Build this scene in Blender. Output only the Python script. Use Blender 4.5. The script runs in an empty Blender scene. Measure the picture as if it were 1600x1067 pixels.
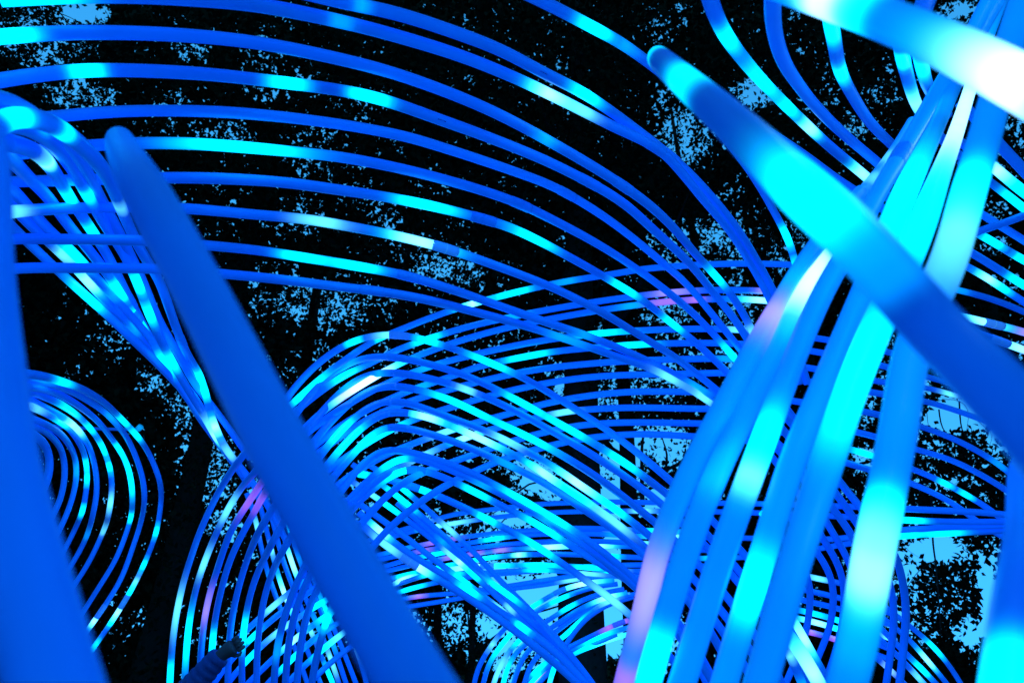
import bpy, bmesh, math, random
import numpy as np
from mathutils import Vector, Matrix

random.seed(7)
rng = np.random.default_rng(11)
scene = bpy.context.scene
COL = scene.collection

# ------------------------------------------------------------------ camera
PITCH = math.radians(29.0)
CAM_H = 1.2
cam_data = bpy.data.cameras.new('camera')
cam = bpy.data.objects.new('camera', cam_data)
COL.objects.link(cam)
cam.location = (0, 0, CAM_H)
cam.rotation_euler = (math.radians(90) + PITCH, 0, 0)
cam_data.sensor_width = 36
cam_data.lens = 24
cam_data.clip_start = 0.02
cam_data.clip_end = 2000
cam_data.dof.use_dof = True
cam_data.dof.focus_distance = 5.5
cam_data.dof.aperture_fstop = 2.4
scene.camera = cam
FPX = 24 / 36 * 1600          # focal length in photograph pixels
TUBE_D = 0.06                 # tube diameter, metres

# ------------------------------------------------------------------ dusk sky, faint sun
world = bpy.data.worlds.new('World')
scene.world = world
world.use_nodes = True
wn, wl = world.node_tree.nodes, world.node_tree.links
wn.clear()
w_out = wn.new('ShaderNodeOutputWorld')
w_bg = wn.new('ShaderNodeBackground')
w_sky = wn.new('ShaderNodeTexSky')
w_sky.sky_type = 'NISHITA'
w_sky.sun_disc = False
w_sky.sun_elevation = math.radians(14)
w_sky.sun_rotation = math.radians(160)
w_bw = wn.new('ShaderNodeRGBToBW')
w_tint = wn.new('ShaderNodeMix')
w_tint.data_type = 'RGBA'
w_tint.blend_type = 'MULTIPLY'
w_tint.inputs[0].default_value = 1.0
w_tint.inputs[7].default_value = (0.24, 2.45, 5.9, 1)   # the camera's cold white balance; the sky's brightness is put in here too
wl.new(w_sky.outputs[0], w_bw.inputs[0])
w_pow = wn.new('ShaderNodeMath'); w_pow.operation = 'POWER'; w_pow.inputs[1].default_value = 0.35   # an even dusk sky
wl.new(w_bw.outputs[0], w_pow.inputs[0])
wl.new(w_pow.outputs[0], w_tint.inputs[6])
wl.new(w_tint.outputs[2], w_bg.inputs[0])
w_bg.inputs[1].default_value = 0.15
wl.new(w_bg.outputs[0], w_out.inputs[0])

sun_data = bpy.data.lights.new('sun', 'SUN')
sun_data.energy = 0.01
sun_data.angle = math.radians(10)
sun_data.color = (0.35, 0.6, 1.0)
sun = bpy.data.objects.new('sun', sun_data)
COL.objects.link(sun)
sun.rotation_euler = (math.radians(86), 0, math.radians(160))

# ------------------------------------------------------------------ colour, render
scene.view_settings.view_transform = 'Standard'
scene.view_settings.look = 'None'
scene.view_settings.exposure = 0
scene.view_settings.gamma = 1
scene.view_settings.use_curve_mapping = False
scene.render.engine = 'CYCLES'
cy = scene.cycles
cy.use_denoising = True
cy.max_bounces = 5
cy.diffuse_bounces = 3
cy.glossy_bounces = 2
cy.transmission_bounces = 2
cy.transparent_max_bounces = 4
cy.sample_clamp_indirect = 8
cy.caustics_reflective = False
cy.caustics_refractive = False
# Every light tube: traced centre line (photo column, row, apparent width). The width of the 6 cm tube gives its distance.
# "x,y,w x,y,w ... | glow spots x,y,length,colour | joint sleeves x,y"
FAMILIES = [
('long arcs crossing the upper left', 'top', 'the long arcs over the upper left', 'arcs', [
'440,-20,24 530,2,23 620,22,22 699,47,21 780,78,20 851,115,19 915,148,18 1002,209,16 1060,255,15 1105,300,14 1155,362,13 1190,420,12 1212,462,12 1240,530,12 1262,600,12 | 915,148,50,c 560,10,30,a | 1050,246',
'0,-1,26 100,-5,25 200,-6,25 300,-1,24 400,8,24 540,36,22 631,60,21 720,88,20 800,120,19 878,157,18 950,194,17 1033,236,16 1065,270,15 1100,313,14 1142,363,13 1180,425,12 1200,462,12 1228,530,12 1250,600,12 | 40,-2,170,c 530,32,40,a 860,148,50,w 905,170,60,l | 1028,232',
'-40,62,26 0,58,26 101,52,24 202,52,23 304,57,22 405,68,21 540,95,20 631,120,19 760,170,18 867,226,17 962,283,16 1020,325,15 1056,360,14 1084,394,13 1118,431,12 1146,465,12 1172,510,12 1195,560,12 1225,640,12 | 15,58,75,c 1118,431,36,c 1175,517,26,l 850,216,40,a | 974,291',
'-40,135,26 0,126,25 101,113,23 169,110,22 304,115,21 405,125,20 540,143,19 600,157,19 692,189,18 766,216,17 867,258,16 969,314,15 1022,360,14 1075,409,13 1112,454,12 1150,502,12 1180,550,12 1215,620,12 1265,710,12 | 135,113,55,c 450,131,60,c 575,151,60,c | 918,281',
'10,193,20 60,186,21 101,181,20 202,174,19 337,175,19 440,183,18 540,196,17 630,213,17 692,231,16 800,267,15 867,293,14 940,336,13 1000,381,12 1037,412,12 1075,446,11 1112,490,11 1156,545,11 1200,600,11 1260,680,11 1310,760,11 |  | 884,302',
'60,236,20 110,230,19 152,227,19 219,224,19 304,225,19 400,232,18 472,239,17 540,247,17 665,273,16 800,314,15 874,349,14 940,385,13 1000,424,12 1056,466,12 1094,500,11 1144,555,11 1200,620,12 1270,700,12 1330,775,12 1375,830,13 1399,868,13 1411,910,13 1416,957,13 1413,996,13 1407,1054,13 1395,1150,13 | 375,228,190,c 1144,555,40,c | 815,320',
'13,285,18 70,283,18 135,281,18 253,278,18 337,279,18 440,285,17 530,297,17 597,307,16 665,320,16 739,338,15 787,352,15 827,369,14 901,408,13 969,447,12 1000,466,12 1047,503,11 1088,536,11 1140,585,11 1200,645,12 1260,715,12 1310,776,12 1360,850,12 1390,910,12 1397,957,12 1392,1015,12 1385,1066,12 1370,1150,12 | 668,321,90,c 827,369,70,c 976,452,44,c 1047,504,36,c | 755,342',
'10,332,21 60,328,19 135,325,17 270,325,17 405,336,16 480,343,16 540,353,16 621,369,15 692,387,15 766,412,14 867,451,13 935,485,13 1003,526,12 1047,553,12 1085,581,11 1122,611,11 1180,660,11 1240,718,12 1290,780,12 1332,838,12 1352,890,12 1360,970,12 1352,1060,12 1335,1150,12 | 22,331,45,l 505,347,80,l 655,377,70,w | 700,389',
'15,374,17 100,374,17 219,376,17 304,382,16 400,391,15 472,402,15 540,413,15 631,430,14 699,450,14 766,473,13 867,508,13 916,524,12 972,546,12 1010,563,12 1047,581,11 1085,602,11 1120,624,11 1190,680,11 1250,740,11 1296,824,11 1314,853,11 1337,905,11 1345,965,11 1340,1050,11 1322,1140,11 | 478,404,70,c 555,416,70,c 905,521,40,a 1090,606,40,a | 640,433',
'18,420,17 130,419,16 236,420,16 337,427,15 440,437,15 530,448,14 597,456,14 665,468,14 733,485,13 800,503,13 867,524,12 969,559,12 1019,576,12 1047,591,12 1085,612,11 1125,640,11 1190,695,11 1250,775,11 1287,844,11 1305,872,11 1318,910,11 1315,980,11 1295,1050,11 1265,1130,11 | 1047,591,50,l 1094,618,50,l 880,528,70,a | 585,454',
]),
('thinner tube behind the round tube end', 'top', 'the thin arc passing behind the round cyan tube end', 'single', [
'790,-24,22 842,0,21 918,39,20 969,67,19 1002,90,18 1070,145,16 1120,200,15 1165,257,14 1195,304,13 1212,336,12 1231,372,12 1243,412,12 1256,460,12 1270,530,12 | 925,44,55,c 975,70,40,a 1228,368,34,c 1243,410,18,c |',
]),
('twisted bundle behind the left post', 'left', 'the twisted bundle beside the two big left tubes', 'bundle', [
'-40,300,20 -15,322,19 15,351,17 62,396,15 105,436,15 165,490,14 212,535,14 250,572,13 290,615,12 322,655,11 350,700,10 390,760,10 | 135,463,60,c |',
'-40,262,22 5,306,20 48,352,17 97,397,16 135,437,15 172,478,14 208,514,13 245,556,12 280,600,12 310,650,11 350,705,10 | 97,397,34,l 136,440,34,w 205,516,24,a |',
'-35,245,24 0,280,22 27,305,20 68,351,17 116,397,16 150,434,15 190,477,14 228,520,13 262,565,12 300,625,11 345,690,10 | 114,394,50,c 172,458,24,a |',
'-10,215,26 20,252,24 45,278,21 72,305,19 107,352,17 144,397,16 174,437,15 202,478,14 232,525,13 262,568,12 300,615,12 340,680,11 370,730,10 | 178,441,20,c 186,455,24,c 205,487,16,c 216,505,20,c 275,585,30,a | 211,496',
'5,222,30 35,228,28 62,241,26 84,268,22 105,303,19 139,354,17 167,397,16 187,437,15 209,480,14 236,530,13 262,575,13 295,625,12 325,665,11 360,715,10 | 62,240,18,l 70,250,12,w 105,303,28,c 141,358,30,c 262,565,34,c | 205,470',
'-20,195,36 20,192,33 55,203,30 85,226,26 112,262,21 135,302,19 164,352,17 194,397,16 213,437,16 234,492,15 258,545,14 284,592,13 318,648,12 343,692,11 380,745,10 | 135,302,22,c 212,438,30,c 233,490,34,c 265,560,30,c 330,655,26,l 343,674,24,w |',
'-30,150,32 25,165,30 65,192,28 95,216,26 120,245,22 139,275,20 155,306,18 180,352,17 203,397,16 224,442,15 248,500,14 278,552,13 305,600,12 345,652,11 390,715,10 | 300,606,34,a |',
'-60,300,60 -25,215,44 12,186,38 45,184,34 78,193,31 108,212,28 134,234,26 156,258,24 173,287,21 187,320,19 205,362,17 226,402,16 248,437,15 264,480,15 277,517,14 294,557,13 312,585,12 322,618,12 330,650,12 342,682,12 356,706,12 374,728,11 410,775,11 450,850,10 | 22,182,40,c 90,202,24,c 187,323,16,l 312,584,28,c 320,612,22,c 336,672,20,w 355,706,26,l | 285,530',
]),
('spiral at the lower left', 'outside', 'the thin nested loops at the lower left', 'loops', [
'35,583,15 65,587,14 95,596,13 125,606,12 162,628,11 190,655,10 212,678,10 230,703,9 242,728,9 250,752,9 252,780,8 248,813,8 244,834,8 235,858,8 214,905,8 188,950,8 160,992,8 120,1045,9 70,1110,9 | 93,594,30,c 189,654,20,c 211,677,22,c 244,834,16,c 226,880,16,c 214,905,16,l 203,922,22,c 187,953,22,w 176,968,14,c 148,1012,24,c | 195,940',
'35,592,14 65,597,13 100,606,12 130,621,11 162,642,10 180,660,10 200,686,9 215,720,9 224,750,9 226,780,9 220,817,8 208,853,8 190,903,8 167,941,8 152,963,8 136,985,8 95,1040,9 50,1100,9 | 172,650,26,a 146,973,20,w | 158,955',
'40,604,14 62,606,13 87,613,12 125,635,11 155,660,10 172,682,9 190,706,9 200,728,9 206,755,9 207,780,9 205,807,8 197,834,8 180,876,8 164,902,8 145,932,8 125,963,8 90,1010,9 | 190,703,22,c 203,742,60,c 205,805,18,c |',
'45,612,13 65,618,12 85,626,12 104,637,11 125,652,10 143,671,10 161,699,9 171,726,9 176,757,9 173,783,9 169,808,9 163,826,8 152,852,8 138,880,8 115,915,8 80,960,8 | 104,637,36,c 141,668,20,c 161,699,26,c 173,733,16,c 173,783,30,l 163,826,20,l |',
'45,624,13 65,634,12 90,647,11 113,662,11 130,682,10 143,706,9 150,735,9 152,765,9 145,805,9 133,844,8 115,877,8 90,915,8 60,955,8 | 113,662,18,w 118,669,20,w 93,649,22,a 133,830,20,a |',
'45,634,13 65,642,12 88,655,11 110,671,10 125,692,10 134,718,9 137,745,9 134,772,9 130,795,9 120,820,8 104,853,8 80,890,8 50,930,8 | 56,638,26,l 95,658,24,c 136,725,18,c 137,750,18,c 130,795,16,c |',
'40,650,12 65,660,12 92,675,11 110,697,10 119,722,9 120,745,9 115,772,9 104,804,9 92,830,9 65,870,9 | 118,735,30,a |',
'35,660,12 62,668,12 84,685,11 98,706,10 102,735,10 97,772,10 86,800,10 65,830,10 |  |',
'20,668,14 50,676,14 70,692,13 78,712,13 77,742,13 68,765,13 50,790,13 |  |',
]),
('nearly flat arcs of the central lattice', 'top', 'the flat arcs of the central lattice', 'lattice', [
'1265,418,11 1240,414,11 1150,412,11 1070,415,11 1000,421,11 959,428,11 867,443,11 766,467,11 690,490,11 621,517,11 585,532,11 547,557,12 510,584,12 480,610,12 450,637,12 415,672,12 | 885,440,40,a 800,460,50,c 738,475,50,c 480,611,70,c 590,528,20,c |',
'1240,458,11 1200,455,11 1130,453,11 1060,456,11 969,466,11 867,482,11 800,495,11 733,510,11 667,530,11 620,547,11 580,567,11 535,588,12 500,612,12 465,640,12 430,675,12 | 1050,457,60,m 1190,462,30,m 800,494,50,a 667,528,40,c 535,588,40,c |',
'1250,473,11 1200,470,11 1150,467,11 1060,470,11 969,480,11 867,497,11 784,514,11 704,537,11 660,553,11 620,570,11 580,592,12 540,617,12 500,646,12 455,690,12 | 572,600,80,W 545,616,34,p 1040,472,50,p 1085,469,30,p 1190,471,50,w |',
'1500,585,9 1453,570,10 1380,548,11 1260,526,11 1150,515,11 1070,514,11 969,518,11 918,523,11 847,532,11 745,553,11 670,573,11 600,601,11 540,634,12 490,668,12 440,712,12 | 1150,516,30,l 940,521,60,c 670,573,50,a |',
'1500,603,9 1453,590,10 1380,572,11 1260,547,11 1150,537,11 1070,536,11 986,539,11 867,549,11 827,556,11 750,572,11 700,590,11 640,610,11 580,637,11 530,667,12 480,705,12 | 990,540,60,c 827,557,60,c 655,604,40,a |',
'1500,620,9 1453,607,9 1385,598,10 1260,574,11 1150,561,11 1070,561,11 935,567,11 834,578,11 766,592,11 719,604,11 640,627,11 580,652,11 530,683,12 480,722,12 | 1480,615,34,l 1140,563,40,a |',
'1560,665,10 1525,652,10 1487,639,10 1450,628,10 1375,615,11 1255,595,11 1150,583,11 1070,584,11 935,588,11 851,599,11 766,618,11 719,632,11 650,654,11 590,682,11 540,715,12 490,750,12 | 595,678,80,c |',
'1650,800,10 1605,762,10 1573,735,10 1552,719,10 1525,703,10 1487,684,10 1444,668,10 1370,647,11 1250,628,11 1150,614,11 1070,612,11 969,613,11 867,627,11 800,645,11 720,667,11 650,691,11 600,712,11 540,748,12 500,785,12 | 1555,720,30,a 700,672,50,l |',
'1600,785,10 1570,764,10 1525,737,10 1480,716,10 1435,703,10 1360,680,11 1245,656,11 1150,641,11 1070,638,11 969,637,11 885,643,11 820,657,11 760,673,11 700,694,11 650,717,11 600,742,12 545,790,12 | 885,644,40,l 735,680,30,w 660,712,50,l |',
'1590,830,10 1540,791,10 1510,773,10 1475,754,10 1427,733,10 1350,708,11 1240,679,11 1150,664,11 1070,661,11 969,660,11 910,664,11 860,673,11 800,689,11 745,708,11 700,724,11 645,745,12 607,772,12 567,815,12 530,860,12 | 1475,754,20,c 1510,773,20,c 1350,707,40,c 640,700,40,a |',
'1570,840,10 1532,818,10 1495,790,10 1465,773,10 1424,755,10 1340,728,11 1235,700,11 1150,686,11 1070,681,11 1000,678,11 920,684,11 860,696,11 790,716,11 740,737,11 690,762,12 630,805,12 585,850,12 550,900,12 |  |',
]),
('arched tubes with a joint sleeve at the crest', 'top', 'the arches cresting left of centre', 'crests', [
'415,690,13 430,652,13 450,618,12 480,583,12 510,556,12 547,534,12 570,526,12 600,522,12 631,523,12 672,533,12 733,553,12 766,567,12 817,589,12 867,619,12 918,651,12 969,686,12 1025,731,13 1057,759,13 1120,820,13 1180,885,13 1235,960,14 1275,1030,14 1300,1075,14 | 550,532,22,c 602,522,40,l 672,533,34,c 762,565,60,c | 624,522',
'440,680,13 470,635,13 500,600,12 530,575,12 560,560,12 592,555,12 620,558,12 665,567,12 733,588,12 773,607,12 817,630,12 867,658,12 922,689,13 972,720,13 1016,751,13 1049,777,13 1110,840,13 1170,910,13 1215,970,14 | 822,633,60,c 885,668,70,c 975,721,50,c 545,568,30,a | 620,557',
'450,715,13 480,670,13 515,630,12 545,600,12 584,581,12 628,583,12 699,598,12 766,623,12 817,648,12 867,676,12 912,702,13 959,732,13 1006,765,13 1036,789,13 1090,840,13 1150,905,13 1200,970,14 | 545,603,40,a 590,582,20,a | 628,583',
'460,735,13 490,690,13 530,645,12 565,614,12 597,601,12 631,604,12 699,622,12 766,655,12 811,675,12 851,696,12 894,720,13 950,757,13 987,786,13 1029,820,13 1090,880,13 1150,950,14 | 725,634,90,c 822,680,100,c | 630,603',
'470,755,13 505,705,13 545,660,12 591,626,12 623,625,12 682,645,12 749,669,12 792,688,12 837,713,12 875,735,13 903,756,13 931,774,13 959,793,13 997,822,13 1025,845,13 1085,905,13 1140,970,14 | 530,672,50,c 792,685,50,l 903,756,50,w 960,794,50,c | 625,626',
'480,770,13 515,722,13 560,672,12 604,641,12 631,643,12 672,652,12 733,677,12 770,694,12 807,712,12 830,725,12 866,751,13 905,775,13 931,794,13 961,815,13 987,836,13 1050,895,13 1110,960,14 | 545,686,60,c 672,650,34,w 752,685,50,w 852,742,60,c 905,774,50,c 960,812,70,l | 624,641',
'490,785,13 525,740,13 565,695,12 597,664,12 631,667,12 680,680,12 717,692,12 755,708,12 792,725,12 847,752,12 894,783,13 931,808,13 969,834,13 1010,870,13 1070,930,14 | 570,690,60,c 590,668,30,a 790,725,40,a | 622,665',
'500,810,13 535,765,13 565,725,12 595,701,12 620,700,12 640,706,12 680,717,12 725,733,12 755,748,12 785,763,12 815,780,12 845,797,12 875,815,12 920,845,13 970,885,13 1020,935,13 1060,985,14 | 820,782,70,c 870,812,50,c | 603,699',
'520,810,12 550,775,12 572,752,12 602,728,12 625,711,12 655,716,12 700,732,12 745,752,12 790,775,12 834,800,12 880,830,12 930,865,13 985,910,13 1040,965,13 | 615,717,40,c 752,757,30,a 850,808,30,a |',
'530,822,12 557,785,12 587,760,12 610,743,12 637,727,12 660,733,12 700,748,12 749,772,12 800,798,12 834,815,12 867,836,12 901,858,12 935,879,13 1003,920,13 1050,960,13 | 620,737,60,c 747,771,40,c 850,826,60,c | 646,730',
'560,740,12 595,745,12 636,757,12 682,773,12 730,795,12 766,813,12 817,840,12 840,853,12 901,896,12 952,933,13 992,967,13 1030,1005,13 1080,1070,13 | 545,745,30,c 845,856,50,c 950,932,70,l | 640,758',
]),
('tall bowed tubes of the lower left cage', 'left', 'the tall bowed tubes of the lower left cage', 'cage', [
'425,655,12 395,694,12 375,717,12 345,762,11 324,804,11 310,836,11 300,866,11 288,903,11 279,942,11 273,975,11 269,1010,11 266,1054,11 264,1120,11 264,1220,11 | 278,955,80,l 266,1056,40,c |',
'450,675,12 420,710,12 399,737,12 379,759,11 360,788,11 345,817,11 328,856,11 319,879,11 309,908,11 301,942,11 296,969,11 292,1007,11 289,1054,11 288,1120,11 288,1220,11 | 360,787,50,l 322,872,50,l 294,990,80,c |',
'470,680,12 435,718,12 412,750,12 390,782,11 375,805,11 360,829,11 350,857,11 338,894,11 329,922,11 319,969,11 315,1007,11 313,1034,11 312,1120,11 312,1220,11 | 393,777,60,p 325,945,60,m |',
'475,695,12 440,735,12 415,768,12 400,795,11 385,822,11 370,850,11 357,881,11 350,905,11 342,936,11 336,967,11 332,1005,11 330,1030,11 329,1120,11 329,1220,11 | 406,784,34,p 332,1005,44,c |',
'490,705,12 455,755,12 424,797,12 402,835,12 388,868,11 376,906,11 366,946,11 360,983,11 357,1024,11 356,1066,11 356,1220,11 |  |',
'500,720,12 470,772,12 440,820,12 420,858,12 408,882,11 397,908,11 388,941,11 381,983,11 378,1024,11 378,1066,11 380,1220,11 | 380,985,50,c |',
'510,745,12 480,795,12 455,837,12 437,869,12 424,897,11 415,925,11 407,965,11 402,1014,11 401,1066,11 402,1220,11 |  |',
'540,780,12 505,835,12 485,868,12 470,897,12 453,938,12 441,975,12 433,1014,12 428,1066,12 426,1220,12 | 434,1012,40,a |',
'555,785,12 520,840,12 495,878,12 478,911,12 463,950,12 452,999,12 446,1066,12 444,1220,12 |  |',
'560,815,12 525,868,12 505,902,12 490,932,12 477,969,12 469,1014,12 464,1066,12 462,1220,12 |  |',
'575,850,12 545,900,12 525,935,12 512,964,12 502,996,12 493,1034,12 486,1075,12 482,1220,12 | 511,966,34,c |',
]),
('thin cross struts inside the lower left cage', 'left', 'the thin slanting tubes inside the lower left cage', 'struts', [
'385,770,8 398,805,8 407,850,8 420,900,8 438,950,8 460,1010,8 485,1080,8 | 404,825,26,l 420,905,20,a |',
'398,760,8 412,810,8 422,850,8 435,900,8 455,955,8 480,1015,8 510,1090,8 | 402,862,20,l 430,885,20,a |',
'415,775,8 428,820,8 440,868,8 455,910,8 475,960,8 500,1020,8 530,1090,8 |  |',
'430,790,8 447,850,8 461,893,8 480,940,8 500,985,8 519,1035,8 540,1100,8 | 455,877,34,w 507,1035,40,l |',
'445,800,8 460,850,8 480,905,8 500,950,8 523,1014,8 545,1080,8 | 462,868,24,a 521,1010,24,a |',
'465,830,8 490,905,8 515,965,8 540,1025,8 565,1090,8 |  510,950,40,c |',
'540,960,8 552,1000,8 566,1040,8 580,1100,8 | 552,1005,40,l |',
]),
('slanting tubes rising right through the cage', 'top', 'the slanting tubes crossing behind the lower left cage', 'slants', [
'270,1160,10 320,1060,10 366,1003,10 415,957,10 466,915,10 520,880,10 570,850,10 | 480,905,30,a |',
'285,1165,10 332,1070,10 372,1018,10 420,972,10 475,930,10 525,897,10 575,868,10 | 395,996,26,c |',
'300,1170,10 348,1078,10 385,1032,10 430,990,10 480,955,10 530,925,10 590,893,9 | 392,1022,30,c 440,983,50,l 500,943,40,c |',
'330,1170,10 372,1085,10 410,1045,10 455,1003,10 505,965,10 555,935,9 610,905,9 | 462,997,30,w 512,961,30,c |',
'355,1170,10 400,1090,10 440,1045,10 485,1003,10 535,968,9 590,938,9 | 455,1030,40,c |',
'385,1170,10 430,1090,10 470,1045,10 515,1005,10 560,972,9 605,948,9 | 515,1005,60,c |',
'415,1170,10 460,1095,10 500,1050,10 545,1012,9 590,980,9 |  |',
]),
('fine horizontal tubes of the low centre', 'top', 'the fine flat tubes low in the centre', 'flats', [
'560,850,8 600,836,8 660,818,8 705,804,8 765,796,8 834,788,8 930,784,9 1030,785,9 1150,786,9 1300,790,10 1421,795,11 1566,803,11 1620,812,11 | 1040,786,20,l |',
'600,842,8 640,831,8 666,825,8 712,817,8 750,811,8 850,801,8 1000,798,9 1150,800,9 1300,806,10 1411,812,11 1482,815,11 1580,815,11 | 672,824,20,w 714,816,50,l 1420,813,40,c |',
'580,870,8 630,857,8 685,846,8 730,838,8 805,830,8 900,825,9 1000,828,9 1100,832,9 |  690,845,50,p 970,828,20,l |',
'590,875,8 650,862,8 715,851,8 775,841,8 820,836,8 900,833,9 1020,838,9 1150,840,9 1300,842,10 1410,828,11 1500,823,11 1590,820,11 | 663,862,20,p 775,842,40,a |',
'600,885,8 640,873,8 695,863,8 745,855,8 805,849,8 900,845,9 1030,850,9 1120,856,9 | 685,865,40,c 1000,848,30,l |',
'600,893,8 650,881,8 706,870,8 739,865,8 785,859,8 850,855,9 937,852,9 1040,856,9 1150,862,9 | 706,870,24,p 739,865,24,p 786,859,24,p 862,855,40,w 938,852,34,w |',
'590,908,8 630,899,8 677,888,8 715,880,8 757,872,8 820,866,9 900,866,9 1040,872,9 1200,868,9 1320,850,10 1408,837,11 1482,833,11 1560,829,11 1620,826,11 | 690,885,40,c 757,872,50,c 950,866,30,c 1470,834,60,c |',
'590,922,8 625,911,8 676,895,9 737,885,9 773,884,9 832,882,9 885,884,9 950,889,9 1040,897,9 | 672,896,30,c 735,886,60,w 778,884,34,c 848,882,50,c 922,888,40,c | 757,884',
'590,930,8 632,902,8 685,897,8 745,895,8 840,890,8 885,893,8 940,898,8 1040,908,8 | 632,903,30,w 712,896,20,c 840,890,34,c 925,898,40,l |',
'590,938,8 625,924,8 685,909,8 745,900,8 820,893,8 900,886,8 1000,882,9 1100,884,9 | 640,920,40,c 880,888,40,a |',
'600,945,8 634,934,8 715,926,8 775,918,8 850,906,8 901,899,8 952,893,8 1050,890,8 | 648,905,20,p 960,893,30,c |',
'610,952,8 660,944,8 720,934,8 780,922,8 855,913,8 890,906,8 950,900,8 1050,898,8 | 888,906,30,l |',
]),
('crossing bundle running to the bottom centre', 'bottom', 'the crossing bundle running down to the bottom centre', 'twist', [
'560,815,13 585,838,13 612,858,13 640,878,13 690,908,13 720,926,13 780,967,13 825,1001,14 870,1038,14 905,1070,14 980,1150,14 | 600,850,50,l 652,886,26,w | 640,878',
'560,800,12 590,826,12 630,858,12 680,890,12 720,913,12 770,947,12 830,990,13 880,1030,13 915,1068,13 980,1140,13 | 594,836,24,w 735,922,36,c 820,985,24,c |',
'545,775,11 580,800,11 630,836,11 680,875,11 730,912,11 790,958,11 850,1002,12 890,1040,12 920,1075,12 980,1150,12 | 725,905,34,c 780,950,26,l |',
'540,745,10 570,765,10 620,800,10 670,838,10 720,880,10 780,935,10 840,990,11 885,1030,11 918,1068,11 975,1140,11 | 580,770,40,l 610,790,40,c 735,894,26,c 800,950,20,l |',
'550,725,10 590,752,10 640,790,10 680,825,10 730,870,10 770,912,10 820,962,11 870,1010,11 905,1052,11 960,1130,11 | 615,803,40,c 620,772,34,c 768,912,30,a |',
'570,722,10 610,748,10 640,772,10 690,816,10 740,862,10 780,905,10 830,955,11 880,1008,11 912,1050,11 960,1120,11 | 690,838,30,l 600,740,30,a |',
'620,785,10 654,814,10 682,838,10 715,866,10 745,892,10 769,911,11 804,936,11 840,967,11 870,1000,12 900,1034,12 925,1067,12 975,1140,12 | 788,925,50,c 693,843,20,a |',
]),
('small fan in front of the thick trunk', 'top', 'the small fan of tubes before the thick trunk', 'fan', [
'735,1100,8 747,1042,8 765,1012,8 784,986,8 805,965,8 825,952,8 847,938,8 877,921,8 900,914,8 925,909,8 960,906,8 | 769,1006,18,l 834,947,24,c 905,913,44,w | 878,921',
'745,1110,8 756,1064,8 763,1036,8 780,1012,8 800,987,8 831,959,8 862,941,8 900,925,8 930,916,8 965,912,8 | 790,1000,70,c 870,936,30,c |',
'760,1110,8 772,1064,8 780,1042,8 792,1022,8 812,998,8 852,972,8 885,950,8 915,935,8 942,926,8 975,920,8 | 778,1046,50,l 885,950,24,c 812,1000,20,c |',
'780,1110,8 790,1050,8 803,1022,8 825,1002,8 859,983,8 885,964,8 915,946,8 945,934,8 980,925,8 | 786,1062,60,c 950,932,30,w |',
'792,1120,8 802,1066,8 810,1042,8 825,1014,8 865,990,8 892,968,8 918,951,8 950,938,8 985,928,8 |  968,932,30,l |',
'808,1120,8 820,1064,8 830,1035,8 848,1015,8 874,1001,8 897,979,8 918,958,8 945,941,8 965,934,8 1000,926,8 | 888,988,60,c 950,938,30,l |',
'850,1110,8 860,1060,8 868,1035,8 882,1010,8 900,983,8 920,962,8 950,944,8 990,932,8 | 862,1050,40,c |',
]),
('low strands rising right across the trunk foot', 'top', 'the low strands rising right across the trunk foot', 'strands', [
'800,1090,8 840,1045,8 882,1014,8 915,998,8 945,983,8 967,973,8 990,966,8 1040,955,8 | 950,981,24,p 975,971,18,p | 965,974',
'805,1095,8 847,1048,8 888,1018,8 930,997,8 960,986,8 990,978,8 1040,970,8 | 930,997,50,c 830,1062,30,c |',
'815,1100,8 855,1052,8 892,1022,8 922,1010,8 958,997,8 990,988,8 1040,982,8 | 925,1009,70,c 965,995,40,c |',
'812,1085,8 831,1066,8 861,1043,8 895,1022,8 930,1006,8 965,992,8 | 845,1055,60,p |',
]),
('broad glowing tubes of the right bundle', 'left', 'the broad bright bundle right of centre', 'broad', [
'1345,300,22 1318,332,25 1290,365,28 1262,400,30 1222,470,33 1180,540,36 1131,635,38 1092,706,38 1058,782,39 1022,876,38 1011,937,38 990,1012,36 976,1067,35 955,1150,35 930,1260,35 | 1200,500,70,v 1228,440,60,a 1012,925,130,v 975,1060,60,p |',
'1425,190,16 1388,252,18 1345,305,22 1310,352,26 1280,410,30 1253,465,34 1215,545,36 1171,635,38 1135,706,40 1101,782,42 1070,870,42 1047,942,43 1028,1010,43 1012,1067,43 990,1150,43 970,1260,43 | 1388,252,24,l 1362,284,20,l 1262,445,95,W 1232,510,40,a 1120,745,80,a 1025,1030,90,c |',
'1570,-50,26 1530,30,24 1500,85,23 1470,130,23 1440,185,24 1412,235,26 1372,300,29 1338,370,32 1290,447,35 1243,555,38 1212,635,42 1186,707,43 1158,782,44 1128,866,44 1104,942,44 1083,1010,44 1066,1067,45 1040,1150,45 1015,1260,45 | 1185,710,120,c 1170,750,50,l | 1408,242',
'1590,-50,26 1545,25,24 1510,90,23 1482,155,24 1455,215,30 1409,310,42 1375,395,40 1340,475,38 1305,560,42 1274,635,44 1242,710,45 1218,782,45 1200,842,45 1178,910,45 1160,970,45 1138,1044,45 1115,1130,45 1080,1260,45 | 1415,300,140,c 1465,170,40,a 1174,915,110,c 1375,390,60,c |',
'1572,-20,20 1550,40,20 1530,95,19 1512,150,21 1492,215,26 1470,270,34 1445,340,46 1415,410,50 1386,475,52 1350,555,53 1322,630,54 1297,707,56 1275,775,56 1255,835,56 1222,942,56 1205,1010,56 1188,1067,56 1165,1150,56 1130,1260,56 | 1500,190,130,W 1440,350,150,c 1340,590,210,c |',
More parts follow.
